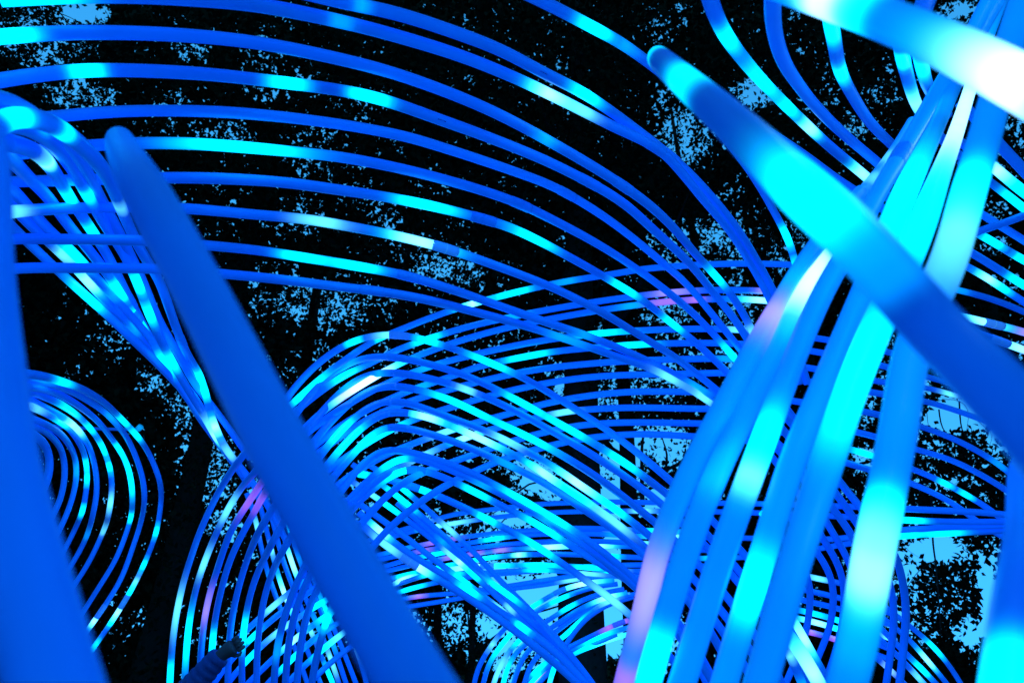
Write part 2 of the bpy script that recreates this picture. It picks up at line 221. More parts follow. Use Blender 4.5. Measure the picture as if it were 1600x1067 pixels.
'1625,-90,46 1600,0,47 1580,60,48 1553,160,51 1532,240,54 1508,315,57 1487,400,60 1462,455,60 1438,510,60 1418,570,61 1408,650,64 1396,710,64 1384,775,66 1370,835,69 1357,907,68 1345,982,67 1327,1057,68 1300,1150,68 1270,1260,68 | 1490,385,120,l 1510,310,90,c 1360,886,96,w 1370,820,90,c 1345,980,120,a 1375,840,60,l |',
]),
('big blurred tubes nearest the lens', 'left', 'the big blurred tubes nearest the viewer', 'big', [
'-190,-60,80 -105,80,86 -48,190,94 -31,270,99 -30,367,104 -27,434,106 -17,569,118 -3,708,132 25,842,146 54,953,154 84,1067,162 130,1220,172 |  |',
'300,470,17 262,395,19 232,320,22 204,250,27 187,212,36 183,208,43 187,222,48 195,242,58 217,280,70 256,350,80 310,450,86 356,540,92 442,708,104 549,900,112 647,1067,121 735,1210,132 | 188,222,120,b |',
'1400,470,17 1330,390,20 1250,305,22 1170,220,24 1100,150,26 1045,100,28 1022,84,32 1020,83,37 1032,95,42 1060,119,48 1105,158,58 1160,207,68 1210,255,78 1256,300,88 1330,367,94 1465,517,98 1566,617,110 1680,745,122 1780,870,130 | 1019,80,14,c 1080,134,50,c 1270,316,170,c 1385,415,110,a |',
'1020,-105,42 1100,-66,48 1180,-36,54 1262,-9,60 1340,16,68 1400,38,74 1480,72,82 1560,112,90 1640,155,98 1740,215,108 | 1300,4,60,W 1350,18,60,c 1592,126,165,W |',
'1660,860,20 1650,790,24 1632,735,32 1614,712,44 1606,718,56 1608,755,72 1612,830,85 1606,880,95 1592,980,105 1583,1067,112 1570,1200,122 | 1580,1075,110,c |',
]),
('tubes curling down from the top right', 'left', 'the tubes curling down from the top right', 'curls', [
'1105,-60,30 1104,-25,29 1112,8,27 1127,44,26 1151,80,24 1185,121,21 1222,159,19 1256,192,18 1296,229,17 1347,271,16 1362,284,16 1400,320,15 1440,360,15 | 1133,52,44,c 1185,120,72,c 1225,162,36,c 1260,195,24,w 1345,269,28,w |',
'1215,-60,30 1208,-20,29 1207,10,28 1209,44,26 1223,94,24 1262,152,20 1303,196,18 1350,237,16 1379,261,16 1420,300,15 1460,340,15 |  |',
'1285,-50,28 1290,-10,27 1296,25,26 1302,55,25 1306,80,24 1312,110,22 1330,146,20 1357,189,18 1391,224,16 1430,260,15 | 1299,44,40,c 1311,108,30,c |',
'1400,-50,28 1400,0,27 1404,50,25 1411,94,24 1418,121,22 1428,155,20 1438,175,18 1460,205,17 1500,245,16 | 1409,86,24,c 1428,155,30,w |',
'1475,-60,34 1450,-10,32 1437,40,28 1436,75,25 1441,105,23 1448,132,21 1458,150,19 1480,180,18 | 1440,103,36,c |',
'1200,205,14 1230,224,14 1269,251,14 1306,279,14 1345,304,14 1385,330,14 |  |',
]),
('fanned tubes at the right edge', 'top', 'the fanned tubes at the right edge', 'edge', [
'1500,160,20 1535,196,20 1566,231,20 1600,267,20 1640,310,20 |  |',
'1500,222,16 1530,243,17 1556,264,18 1583,287,18 1615,312,18 1650,340,18 | 1560,266,30,w 1592,293,50,c |',
'1500,252,14 1525,268,14 1546,284,14 1575,306,14 1605,330,14 1640,358,14 | 1585,314,50,c |',
'1490,308,13 1531,333,13 1563,353,13 1605,379,13 1650,408,13 |  |',
'1640,322,12 1605,335,12 1568,349,12 1536,359,12 1510,370,12 1470,385,12 |  |',
'1490,344,13 1526,364,13 1547,375,13 1579,395,13 1610,412,13 1650,434,13 | 1548,375,34,c 1600,406,30,c |',
'1480,372,13 1526,400,13 1557,419,13 1589,439,13 1620,458,13 | 1593,442,36,c |',
'1470,394,12 1513,418,12 1541,433,12 1563,448,12 1589,465,12 1625,488,12 | 1541,433,28,w 1562,447,34,c |',
'1450,443,10 1496,453,10 1536,463,10 1568,474,10 1600,487,10 1640,505,10 | 1500,454,30,a |',
'1480,490,12 1513,497,12 1541,504,12 1579,513,12 1620,525,12 | 1530,501,50,w 1600,519,40,m | 1556,508',
'1500,512,12 1552,529,12 1570,536,12 1585,541,12 1610,551,12 1650,566,12 | 1588,542,28,w 1604,549,26,p | 1566,534',
]),
('low tubes at the bottom right', 'left', 'the low tubes at the bottom right', 'low', [
'1225,985,22 1240,1002,22 1257,1028,22 1278,1064,22 1310,1130,22 | 1262,1036,70,w |',
'1200,965,14 1228,1010,14 1252,1064,14 1280,1130,14 |  |',
'1190,800,11 1230,850,11 1256,885,11 1266,918,11 1265,952,11 1256,1000,11 1235,1050,11 1210,1110,11 |  |',
'1215,780,11 1250,828,11 1279,866,11 1294,890,11 1302,915,11 1302,945,11 1296,982,11 1284,1012,11 1266,1055,11 1240,1110,11 |  |',
'1380,945,8 1426,981,8 1457,1008,8 1480,1035,8 1500,1065,8 1530,1120,8 | 1457,1008,34,c |',
'1380,965,8 1424,1002,8 1447,1029,8 1476,1063,8 1510,1110,8 | 1447,1029,26,w |',
'1370,975,9 1395,1000,9 1422,1027,9 1441,1045,9 1461,1066,9 1500,1110,9 | 1440,1044,30,c |',
'1360,985,9 1390,1012,9 1420,1042,9 1442,1066,9 1480,1110,9 |  1436,1058,24,l |',
'1240,895,9 1270,902,9 1310,910,9 1360,922,9 1400,935,9 | 1280,904,34,l |',
'1240,918,9 1280,926,9 1320,936,9 1400,960,9 |  |',
'1235,933,9 1280,943,9 1320,953,9 1400,978,9 |  |',
'1235,950,9 1280,960,9 1320,972,9 1400,1000,9 | 1275,958,34,c 1312,970,30,c |',
'1230,962,9 1275,972,9 1320,986,9 1395,1015,9 | 1272,971,36,w 1310,984,30,c |',
'1230,980,9 1270,988,9 1310,1000,9 1390,1030,9 | 1270,988,20,p 1300,1003,20,p |',
'1180,900,12 1210,945,12 1240,990,12 1280,1050,12 |  |',
'1330,1000,9 1360,1020,9 1390,1045,9 1420,1075,9 | 1375,1058,20,p 1385,1040,20,l |',
]),
]
# ------------------------------------------------------------------ helpers
SP, CP = math.sin(PITCH), math.cos(PITCH)

def at(x, y, z):
    """a point of the place: column and row where the photograph shows it, z metres ahead along the view axis"""
    u = (x - 800.0) / FPX
    v = -(y - 533.5) / FPX
    return np.array([u * z, z * (CP - v * SP), CAM_H + z * (SP + v * CP)])

def ray_ground(x, y):
    return at(x, y, 1.0)

def mesh_obj(name, verts, faces, mat, parent=None, colors=None, smooth=True):
    me = bpy.data.meshes.new(name)
    me.from_pydata([tuple(v) for v in verts], [], [tuple(f) for f in faces])
    if colors is not None:
        a = me.attributes.new('glow', 'FLOAT_COLOR', 'POINT')
        a.data.foreach_set('color', np.asarray(colors, dtype=np.float32).ravel())
    if smooth:
        me.polygons.foreach_set('use_smooth', [True] * len(me.polygons))
    if mat: me.materials.append(mat)
    me.update()
    o = bpy.data.objects.new(name, me)
    COL.objects.link(o)
    if parent: o.parent = parent
    return o

def tag(o, label=None, cat=None, group=None, kind=None):
    if label: o['label'] = label
    if cat: o['category'] = cat
    if group: o['group'] = group
    if kind: o['kind'] = kind

def new_mat(name):
    m = bpy.data.materials.new(name)
    m.use_nodes = True
    n, l = m.node_tree.nodes, m.node_tree.links
    n.clear()
    return m, n, l

def frames(P):
    """parallel transport frames along a polyline"""
    T = np.gradient(P, axis=0)
    T /= np.linalg.norm(T, axis=1)[:, None] + 1e-12
    N = np.zeros_like(P)
    a = np.array([0, 0, 1.0])
    if abs(T[0] @ a) > .9: a = np.array([1.0, 0, 0])
    n = np.cross(T[0], a); n /= np.linalg.norm(n); N[0] = n
    for i in range(1, len(P)):
        n = n - T[i] * (n @ T[i]); n /= np.linalg.norm(n) + 1e-12; N[i] = n
    return T, N, np.cross(T, N)

def sweep(P, R, sides):
    """verts and quads of a tube of radius R[i] round P, with end caps"""
    P = np.asarray(P, float); R = np.broadcast_to(np.asarray(R, float), (len(P),))
    T, N, B = frames(P)
    th = np.linspace(0, 2 * math.pi, sides, endpoint=False)
    ring = np.cos(th)[None, :, None] * N[:, None, :] + np.sin(th)[None, :, None] * B[:, None, :]
    V = (P[:, None, :] + R[:, None, None] * ring).reshape(-1, 3)
    F = []
    n = len(P)
    for i in range(n - 1):
        a, b = i * sides, (i + 1) * sides
        for k in range(sides):
            k2 = (k + 1) % sides
            F.append((a + k, a + k2, b + k2, b + k))
    F.append(tuple(range(sides - 1, -1, -1)))
    F.append(tuple(range((n - 1) * sides, n * sides)))
    return V, F

def catmull(P, step):
    """smooth curve through points, sampled every `step` (given in the units of column 3..4 = pixels)"""
    P = np.asarray(P, float)
    Q = np.vstack([2 * P[0] - P[1], P, 2 * P[-1] - P[-2]])
    out = []
    for i in range(1, len(Q) - 2):
        p0, p1, p2, p3 = Q[i - 1], Q[i], Q[i + 1], Q[i + 2]
        d = math.hypot(p2[0] - p1[0], p2[1] - p1[1]) + 3.0 * abs(p2[2] - p1[2])
        n = max(2, int(d / step))
        # centripetal parametrisation
        def dt(a, b): return max(math.sqrt(math.hypot(b[0] - a[0], b[1] - a[1]) + 1e-6), 1e-3)
        t0, t1 = 0, dt(p0, p1); t2 = t1 + dt(p1, p2); t3 = t2 + dt(p2, p3)
        for t in np.linspace(t1, t2, n, endpoint=False):
            A1 = (t1 - t) / (t1 - t0) * p0 + (t - t0) / (t1 - t0) * p1
            A2 = (t2 - t) / (t2 - t1) * p1 + (t - t1) / (t2 - t1) * p2
            A3 = (t3 - t) / (t3 - t2) * p2 + (t - t2) / (t3 - t2) * p3
            B1 = (t2 - t) / (t2 - t0) * A1 + (t - t0) / (t2 - t0) * A2
            B2 = (t3 - t) / (t3 - t1) * A2 + (t - t1) / (t3 - t1) * A3
            out.append((t2 - t) / (t2 - t1) * B1 + (t - t1) / (t2 - t1) * B2)
    out.append(P[-1])
    return np.array(out)

def smooth_line(A, sigma):
    r = int(3 * sigma)
    if len(A) < 2 * r + 3: r = max(1, (len(A) - 3) // 2)
    k = np.exp(-0.5 * (np.arange(-r, r + 1) / sigma) ** 2); k /= k.sum()
    head = 2 * A[0] - A[r:0:-1]; tail = 2 * A[-1] - A[-2:-r - 2:-1]
    X = np.vstack([head, A, tail])
    return np.stack([np.convolve(X[:, c], k, 'valid') for c in range(A.shape[1])], 1)

# ------------------------------------------------------------------ materials
def make_tube_mat():
    m, n, l = new_mat('milky_light_tube')
    out = n.new('ShaderNodeOutputMaterial')
    p = n.new('ShaderNodeBsdfPrincipled')
    p.inputs['Base Color'].default_value = (0.02, 0.32, 0.92, 1)
    p.inputs['Roughness'].default_value = 0.38
    p.inputs['Specular IOR Level'].default_value = 0.35
    at_ = n.new('ShaderNodeAttribute'); at_.attribute_name = 'glow'
    tc = n.new('ShaderNodeTexCoord')
    nz = n.new('ShaderNodeTexNoise'); nz.inputs['Scale'].default_value = 9; nz.inputs['Detail'].default_value = 4
    l.new(tc.outputs['Object'], nz.inputs['Vector'])
    mr = n.new('ShaderNodeMapRange')
    mr.inputs[3].default_value = 0.86; mr.inputs[4].default_value = 1.12
    l.new(nz.outputs[0], mr.inputs[0])
    mx = n.new('ShaderNodeMix'); mx.data_type = 'RGBA'; mx.blend_type = 'MULTIPLY'
    mx.inputs[0].default_value = 1
    l.new(at_.outputs['Color'], mx.inputs[6]); l.new(mr.outputs[0], mx.inputs[7])
    lw = n.new('ShaderNodeLayerWeight'); lw.inputs['Blend'].default_value = 0.5
    rim_fade = n.new('ShaderNodeMapRange')          # edge darkening put into the glow: it fades towards the rim
    rim_fade.inputs[1].default_value = 0.15; rim_fade.inputs[2].default_value = 1.0
    rim_fade.inputs[3].default_value = 1.0; rim_fade.inputs[4].default_value = 0.45
    l.new(lw.outputs['Facing'], rim_fade.inputs[0])
    mx2 = n.new('ShaderNodeMix'); mx2.data_type = 'RGBA'; mx2.blend_type = 'MULTIPLY'; mx2.inputs[0].default_value = 1
    l.new(mx.outputs[2], mx2.inputs[6]); l.new(rim_fade.outputs[0], mx2.inputs[7])
    l.new(mx2.outputs[2], p.inputs['Emission Color'])
    p.inputs['Emission Strength'].default_value = 1.0
    l.new(p.outputs[0], out.inputs[0])
    return m

def simple_mat(name, col, rough=0.8, noise=0.25, scale=12, spec=0.2, bump=0.0):
    m, n, l = new_mat(name)
    out = n.new('ShaderNodeOutputMaterial'); p = n.new('ShaderNodeBsdfPrincipled')
    nz = n.new('ShaderNodeTexNoise'); nz.inputs['Scale'].default_value = scale; nz.inputs['Detail'].default_value = 5
    tc = n.new('ShaderNodeTexCoord'); l.new(tc.outputs['Object'], nz.inputs['Vector'])
    cr = n.new('ShaderNodeMix'); cr.data_type = 'RGBA'
    cr.inputs[6].default_value = (*[c * (1 - noise) for c in col], 1)
    cr.inputs[7].default_value = (*[c * (1 + noise) for c in col], 1)
    l.new(nz.outputs[0], cr.inputs[0]); l.new(cr.outputs[2], p.inputs['Base Color'])
    p.inputs['Roughness'].default_value = rough
    p.inputs['Specular IOR Level'].default_value = spec
    if bump:
        b = n.new('ShaderNodeBump'); b.inputs['Strength'].default_value = bump
        b.inputs['Distance'].default_value = 0.02
        l.new(nz.outputs[0], b.inputs['Height']); l.new(b.outputs[0], p.inputs['Normal'])
    l.new(p.outputs[0], out.inputs[0])
    return m

M_TUBE = make_tube_mat()
M_LEAF = simple_mat('dark_leaf', (0.022, 0.026, 0.012), 0.95, 0.3, 3, 0.05)
M_BARK = simple_mat('bark', (0.05, 0.04, 0.03), 0.95, 0.4, 14, bump=0.6)
M_GRASS = simple_mat('grass_ground', (0.03, 0.05, 0.02), 1.0, 0.4, 2, bump=0.5)
M_MARK = simple_mat('printed_ink', (0.02, 0.02, 0.05), 0.6, 0.1, 5)

# ------------------------------------------------------------------ light tubes
BASE = np.array([0.0, 0.052, 0.56])  # ambient blue light on the unlit plastic, put in as emission
BASE_BROAD = np.array([0.0, 0.19, 0.85])   # stronger fill put into the dim stretches; it also lights the tubes nearby
GLOW = {'c': (0.0, 2.4, 4.2), 'w': (0.5, 1.25, 1.8), 'W': (1.5, 2.4, 3.2), 'p': (0.42, 0.13, 1.1), 'a': (0.0, 0.36, 1.15), 'b': (0.0, 0.14, 1.0),
        'l': (0.16, 1.15, 1.6), 'm': (0.36, 0.26, 1.2), 'v': (0.50, 0.33, 1.25)}  # 'b' is added glow that brightens the big left tube's dull tip
FAM_LEVEL = {'arcs': 1.0, 'single': 1.0, 'bundle': 1.05, 'loops': .8, 'lattice': 1.25, 'crests': 1.1, 'cage': .85,
             'struts': 1.1, 'slants': 1.35, 'flats': 1.3, 'twist': 1.2, 'fan': 1.1, 'strands': 1.1, 'broad': 1.15,
             'big': 0.9, 'curls': .95, 'edge': 1.0, 'low': 1.2}
ORD = 'first second third fourth fifth sixth seventh eighth ninth tenth eleventh twelfth thirteenth fourteenth fifteenth sixteenth seventeenth eighteenth nineteenth twentieth'.split()
BIG_LABELS = ['huge blurred blue tube rising along the left edge of the view',
              'big blurred dark blue tube with rounded top slanting down beside the left edge',
              'big blurred tube with rounded cyan end crossing in front of the bright bundle',
              'huge tube with white hot patches crossing the top right corner',
              'big blurred blue tube rising at the bottom right edge']
tube_count = 0

def glow_colors(xy, w, glows, level, wid, lit):
    """emission of every ring: an ambient blue fill put into the dim plastic, and brighter stretches where the lamps inside burn"""
    seg = np.hypot(*np.diff(xy, axis=0).T)
    s = np.concatenate([[0], np.cumsum(seg)])
    C = np.tile((BASE_BROAD if lit else BASE) * level, (len(xy), 1))
    ph = rng.uniform(0, 6.28)
    C *= (1 + 0.10 * np.sin(s / (9 * w + 40) + ph) + 0.06 * np.sin(s / (4 * w + 15) + 2 * ph))[:, None]
    halo = [(gx, gy, L * 1.55, 'c') for gx, gy, L, c in glows if c in 'wW']
    for gx, gy, L, c in halo + glows:
        d = np.hypot(xy[:, 0] - gx, xy[:, 1] - gy)
        i = int(np.argmin(d - .5 * wid))
        t = np.abs(s - s[i]) / (L * 0.46)
        g = np.exp(-t ** 2.4)
        flick = 1 + 0.12 * np.sin(s / (L * .13) + gx)
        C += (g * flick)[:, None] * (np.array(GLOW[c]) - C * .6)
    return np.clip(C, 0, None)

def build_tube(spec, level, label, group, ftype):
    global tube_count
    pts, gl, jo = (spec.split('|') + ['', ''])[:3]
    P = np.array([[float(v) for v in t.split(',')] for t in pts.split()])
    if ftype == 'crests':                          # these run on down behind the bright bundle
        e = P[-1]; P = np.vstack([P, [e[0] + 62, e[1] + 95, e[2]], [e[0] + 105, e[1] + 215, e[2]]])
    if ftype == 'arcs' and P[0, 1] > 150:          # and these on past the left edge of the view
        e = P[0]; P = np.vstack([[e[0] - 110, e[1] + 16, e[2] * 1.12], P])
    # the tubes do not stop at the edge of the view
    for e, q, first in ((P[0].copy(), P[1].copy(), True), (P[-1].copy(), P[-2].copy(), False)):
        if e[0] < -8 or e[0] > 1608 or e[1] < -8 or e[1] > 1085:
            d = (e - q)[:2]; d = d / (np.hypot(*d) + 1e-6)
            inward = (e[0] < 0 and d[0] > .3) or (e[0] > 1600 and d[0] < -.3)
            if not inward:
                far = np.array([e[0] + d[0] * 420, e[1] + d[1] * 420, e[2]])
                P = np.vstack([[far], P]) if first else np.vstack([P, [far]])
    P[:, 2] *= {'crests': .92, 'twist': .9, 'flats': .92, 'slants': .95, 'cage': .95, 'lattice': .93}.get(ftype, 1)
    P[:, 2] = 1.0 / P[:, 2]                        # distance is proportional to 1/width
    glows = []
    for t in gl.split():
        a = t.split(','); glows.append((float(a[0]), float(a[1]), float(a[2]), a[3]))
    Q = P.copy(); Q[:, 2] *= 800
    A = catmull(Q, 3.0)
    A = smooth_line(A, {'big': 8.0, 'crests': 8.0, 'broad': 13.0}.get(ftype, 5.0))
    A[:, 2] /= 800
    # random extra lamps where the photograph is too dense to trace each
    xy = A[:, :2]
    seg = np.hypot(*np.diff(xy, axis=0).T)
    L = seg.sum()
    dens = {'lattice': .3, 'flats': .7, 'twist': .2, 'slants': .6, 'crests': .12, 'fan': .2, 'strands': .9,
            'struts': .8, 'low': .4, 'bundle': .05}.get(ftype, 0)
    for _ in range(rng.poisson(dens * L / 260) if dens else 0):
        i = rng.integers(len(xy))
        if xy[i, 0] > 1060 and ftype == 'lattice': continue
        glows.append((xy[i, 0], xy[i, 1], rng.uniform(14, 46), rng.choice(list('aacccllw'))))
    # keep every third sample, or finer across a lamp
    step = 3
    keep = np.arange(0, len(A), step)
    if keep[-1] != len(A) - 1: keep = np.append(keep, len(A) - 1)
    A = A[keep]
    # a round tube off the lens axis draws wider where it runs across the radius
    rad = (A[:, :2] - np.array([800, 533.5])) / FPX
    rl = np.linalg.norm(rad, axis=1) + 1e-6
    tg = np.gradient(A[:, :2], axis=0); tg /= np.linalg.norm(tg, axis=1)[:, None] + 1e-6
    sn = np.abs(tg[:, 0] * rad[:, 1] - tg[:, 1] * rad[:, 0]) / rl
    kk = 1 + (np.sqrt(1 + rl ** 2) - 1) * sn ** 2
    kk = np.convolve(np.pad(kk, 6, mode='edge'), np.ones(13) / 13, 'valid') if len(kk) > 13 else kk
    z = TUBE_D * FPX * A[:, 2] * kk * (1.01 if ftype == 'broad' else 1)
    W = np.array([at(a[0], a[1], zz) for a, zz in zip(A, z)])
    C = glow_colors(A[:, :2], np.median(1 / A[:, 2]), glows, level, 1 / A[:, 2], ftype == 'broad' or (ftype == 'big' and level > 1.2))
    wmax = (1 / A[:, 2]).max()
    sides = 24 if wmax > 60 else 16 if wmax > 25 else 10
    # rounded ends
    V, F = sweep(W, TUBE_D / 2, sides)
    col = np.repeat(C, sides, axis=0)
    col = np.hstack([col, np.ones((len(col), 1))])
    org = W[-1].copy()
    o = mesh_obj('light_tube', V - org, F, M_TUBE, None, col)
    o.location = org
    tag(o, label, 'light tube', group)
    # joint sleeves: a slightly wider collar
    for t in jo.split():
        jx, jy = map(float, t.split(','))
        i = int(np.argmin(np.hypot(A[:, 0] - jx, A[:, 1] - jy)))
        half = 0.085
        s = np.concatenate([[0], np.cumsum(np.linalg.norm(np.diff(W, axis=0), axis=1))])
        q = np.linspace(s[i] - half, s[i] + half, 9)
        q = q[(q > 0) & (q < s[-1])]
        Pj = np.stack([np.interp(q, s, W[:, k]) for k in range(3)], 1)
        R = np.full(len(q), TUBE_D / 2 * 1.09); R[0] = R[-1] = TUBE_D / 2 * 1.0
        mid = len(q) // 2
        Cj = np.tile(BASE * level * np.array([1, .9, .9]), (len(q), 1))
        near = C[max(0, i - 2):i + 3].mean(0)
        Cj = Cj * .95 + near * .07
        Vj, Fj = sweep(Pj, R, 14)
        cj = np.hstack([np.repeat(Cj, 14, axis=0), np.ones((len(Vj), 1))])
        sl = mesh_obj('joint_sleeve', Vj - org, Fj, M_TUBE, o, cj)
        # the seam in the middle of the sleeve
        Ps = Pj[mid - 1:mid + 1] if len(Pj) > 2 else Pj
        c0 = Pj[mid]; tdir = (Pj[mid] - Pj[mid - 1]); tdir /= np.linalg.norm(tdir)
        Vs, Fs = sweep(np.array([c0 - tdir * .003, c0 + tdir * .003]), TUBE_D / 2 * 1.13, 14)
        cs = np.tile(np.array([*(near * .15 + BASE * level * .6), 1]), (len(Vs), 1))
        mesh_obj('seam_ring', Vs - org, Fs, M_TUBE, sl, cs)
    tube_count += 1
    return o, A, W

TUBES = {}
for group, direction, phrase, ftype, specs in FAMILIES:
    for i, sp in enumerate(specs):
        if ftype == 'big':
            lab = BIG_LABELS[i]
        elif ftype == 'single':
            lab = 'thin blue tube curving down behind the rounded cyan tube end'
        else:
            lab = 'blue tube, %s from the %s of %s' % (ORD[i], direction, phrase)
            assert len(lab.split()) <= 16, lab
        TUBES[(ftype, i)] = build_tube(sp, FAM_LEVEL[ftype] if ftype != 'big' else (.95, .72, .72, 1.25, .85)[i], lab, None if ftype in ('big', 'single') else group, ftype)

# printed batch marks on three of the upper arcs (too small to read in the photograph)
for key, mx_, my_ in (((('arcs', 0)), 850, 113), ((('arcs', 3)), 690, 187), (('lattice', 7), 905, 618)):
    o, A, W = TUBES[key]
    i = int(np.argmin(np.hypot(A[:, 0] - mx_, A[:, 1] - my_)))
    T = W[i + 1] - W[i - 1]; T /= np.linalg.norm(T)
    c = W[i]; tocam = np.array([0, 0, CAM_H]) - c; tocam -= T * (tocam @ T); tocam /= np.linalg.norm(tocam)
    S = np.cross(T, tocam)
    V, F = [], []
    org = np.array(o.location)
    for k in range(7):
        a0 = -.026 + k * .0075; wd = random.uniform(.003, .005)
        b0 = len(V)
        for (u, th) in ((a0, -.12), (a0 + wd, -.12), (a0 + wd, .12), (a0, .12)):
            V.append(c + T * u + (tocam * math.cos(th) + S * math.sin(th)) * (TUBE_D / 2 + .0008) - org)
        F.append((b0, b0 + 1, b0 + 2, b0 + 3))
    mesh_obj('printed_mark', V, F, M_MARK, o, smooth=False)

# flat strap that holds the small spiral together
def strap():
    pts = [(30, 660, 14), (62, 664, 13), (110, 668, 10), (160, 670, 9), (215, 671, 9), (219, 667, 9)]
    P = np.array([at(x, y, TUBE_D * FPX / w * 1.28 + .3) for x, y, w in pts])
    V, F = sweep(P, .022, 8)
    col = np.tile([0, .02, .3, 1], (len(V), 1))  # blue light put in as emission, the bar itself is no lamp
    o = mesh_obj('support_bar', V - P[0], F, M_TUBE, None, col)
    o.location = P[0]
    tag(o, 'straight blue bar tying the nested loops at the lower left', 'bar')
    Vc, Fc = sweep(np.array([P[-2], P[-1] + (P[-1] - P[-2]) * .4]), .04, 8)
    mesh_obj('clamp', Vc - P[0], Fc, M_TUBE, o, np.tile([0, .3, .7, 1], (len(Vc), 1)))  # clamp brightened by emission too, without a lamp
strap()

# ------------------------------------------------------------------ ground
g = 1200
me_v = [(-g, -g, 0), (g, -g, 0), (g, g, 0), (-g, g, 0)]
ground = mesh_obj('ground', me_v, [(0, 1, 2, 3)], M_GRASS, smooth=False)
tag(ground, kind='structure')

# ------------------------------------------------------------------ trees
# how open the canopy is, seen from the path: centre, radii, share of sky showing
OPEN = [(60, 60, 80, 45, .45), (130, 22, 34, 16, .97), (118, 75, 30, 20, .6), (130, 148, 45, 28, .5), (290, 78, 24, 14, .6), (300, 70, 70, 30, .15),
 (440, 110, 60, 60, .22), (290, 190, 80, 35, .22), (370, 205, 30, 18, .3), (500, 240, 50, 50, .2), (440, 330, 90, 30, .16),
 (500, 470, 75, 32, .5), (430, 430, 50, 30, .2), (700, 425, 55, 26, .42), (660, 390, 60, 30, .15), (570, 160, 40, 30, .1),
 (330, 330, 50, 30, .12), (570, 330, 50, 40, .12), (640, 540, 60, 26, .15), (730, 530, 50, 26, .2), (480, 560, 50, 30, .12),
 (1078, 210, 38, 40, .65), (1105, 375, 70, 36, .5), (1050, 150, 30, 30, .2), (1040, 30, 30, 40, .12), (1180, 145, 24, 20, .8), (1150, 330, 30, 40, .2),
 (1260, 350, 30, 40, .5), (1215, 400, 26, 26, .3), (1240, 60, 30, 40, .12), (1290, 140, 30, 50, .2), (1330, 200, 30, 30, .3), (1200, 240, 30, 20, .15),
 (1390, 262, 24, 16, .5), (1400, 120, 28, 60, .2), (1370, 140, 14, 20, .5), (1498, 18, 26, 16, .8), (1585, 215, 24, 40, .55), (1560, 250, 20, 20, .4), (1545, 330, 26, 22, .45),
 (1570, 440, 40, 20, .15), (1550, 385, 26, 12, .4), (1560, 480, 40, 16, .15), (1590, 575, 16, 40, .6), (1495, 645, 60, 30, .97), (1570, 690, 26, 26, .85), (1440, 600, 20, 20, .7),
 (1480, 700, 60, 26, .45), (1500, 755, 60, 30, .45), (1440, 770, 30, 20, .3), (1385, 560, 20, 60, .45), (1350, 640, 24, 30, .4), (1350, 720, 20, 18, .7), (1320, 770, 30, 20, .3),
 (1465, 856, 50, 24, .98), (1420, 880, 20, 40, .8), (1545, 940, 18, 70, .97), (1440, 930, 20, 25, .5), (1480, 940, 70, 60, .22), (1520, 985, 34, 24, .9), (1398, 950, 8, 70, .6),
 (1035, 695, 40, 26, .7), (975, 715, 30, 40, .98), (955, 780, 36, 40, .95), (1030, 780, 26, 16, .9), (1000, 590, 110, 40, .4), (960, 625, 60, 20, .5), (873, 605, 6, 14, .8), (1000, 560, 60, 12, .3),
 (930, 520, 50, 16, .35), (1050, 540, 40, 20, .4), (1040, 490, 50, 20, .4), (1150, 480, 40, 40, .3), (1150, 440, 12, 16, .5), (1120, 560, 30, 14, .5),
 (835, 745, 30, 26, .97), (860, 760, 26, 20, .9), (775, 715, 30, 16, .35), (820, 700, 26, 12, .5), (700, 815, 50, 26, .3), (735, 830, 40, 14, .4), (790, 810, 30, 14, .7), (690, 720, 60, 30, .15),
 (845, 935, 56, 44, .99), (800, 900, 50, 20, .9), (635, 985, 30, 40, .35), (705, 960, 18, 60, .45), (770, 975, 30, 26, .9), (800, 1010, 30, 34, .75), (770, 1040, 40, 30, .6), (850, 1040, 22, 20, .7),
 (957, 940, 26, 130, .995), (940, 850, 30, 20, .6), (1040, 1000, 30, 30, .8), (1050, 1050, 30, 30, .6),
 (335, 735, 44, 42, .55), (352, 825, 24, 26, .5), (290, 640, 30, 36, .3), (235, 605, 20, 26, .35), (100, 590, 50, 24, .22), (180, 530, 40, 30, .18), (110, 490, 40, 20, .1), (95, 650, 12, 10, .2),
 (355, 900, 30, 40, .2), (340, 980, 60, 40, .12), (230, 985, 50, 40, .06), (420, 760, 30, 20, .4), (410, 870, 30, 40, .18), (500, 1040, 50, 40, .25), (240, 440, 14, 20, .15), (60, 720, 30, 30, .1),
 (470, 790, 60, 40, .3), (560, 770, 40, 40, .2), (620, 680, 80, 40, .1), (1270, 930, 30, 30, .3), (1300, 880, 20, 30, .25)]
OPA = np.array(OPEN)
OPA[:, 4] = np.where(OPA[:, 4] < .68, OPA[:, 4] * .48, OPA[:, 4])

def openness(x, y):
    o = np.full(x.shape, 0.006)
    for cx, cy_, rx, ry, v in OPA:
        r2 = ((x - cx) / rx) ** 2 + ((y - cy_) / ry) ** 2
        o = np.maximum(o, v * np.exp(-np.maximum(r2 - .35, 0) ** 1.3))
    return o

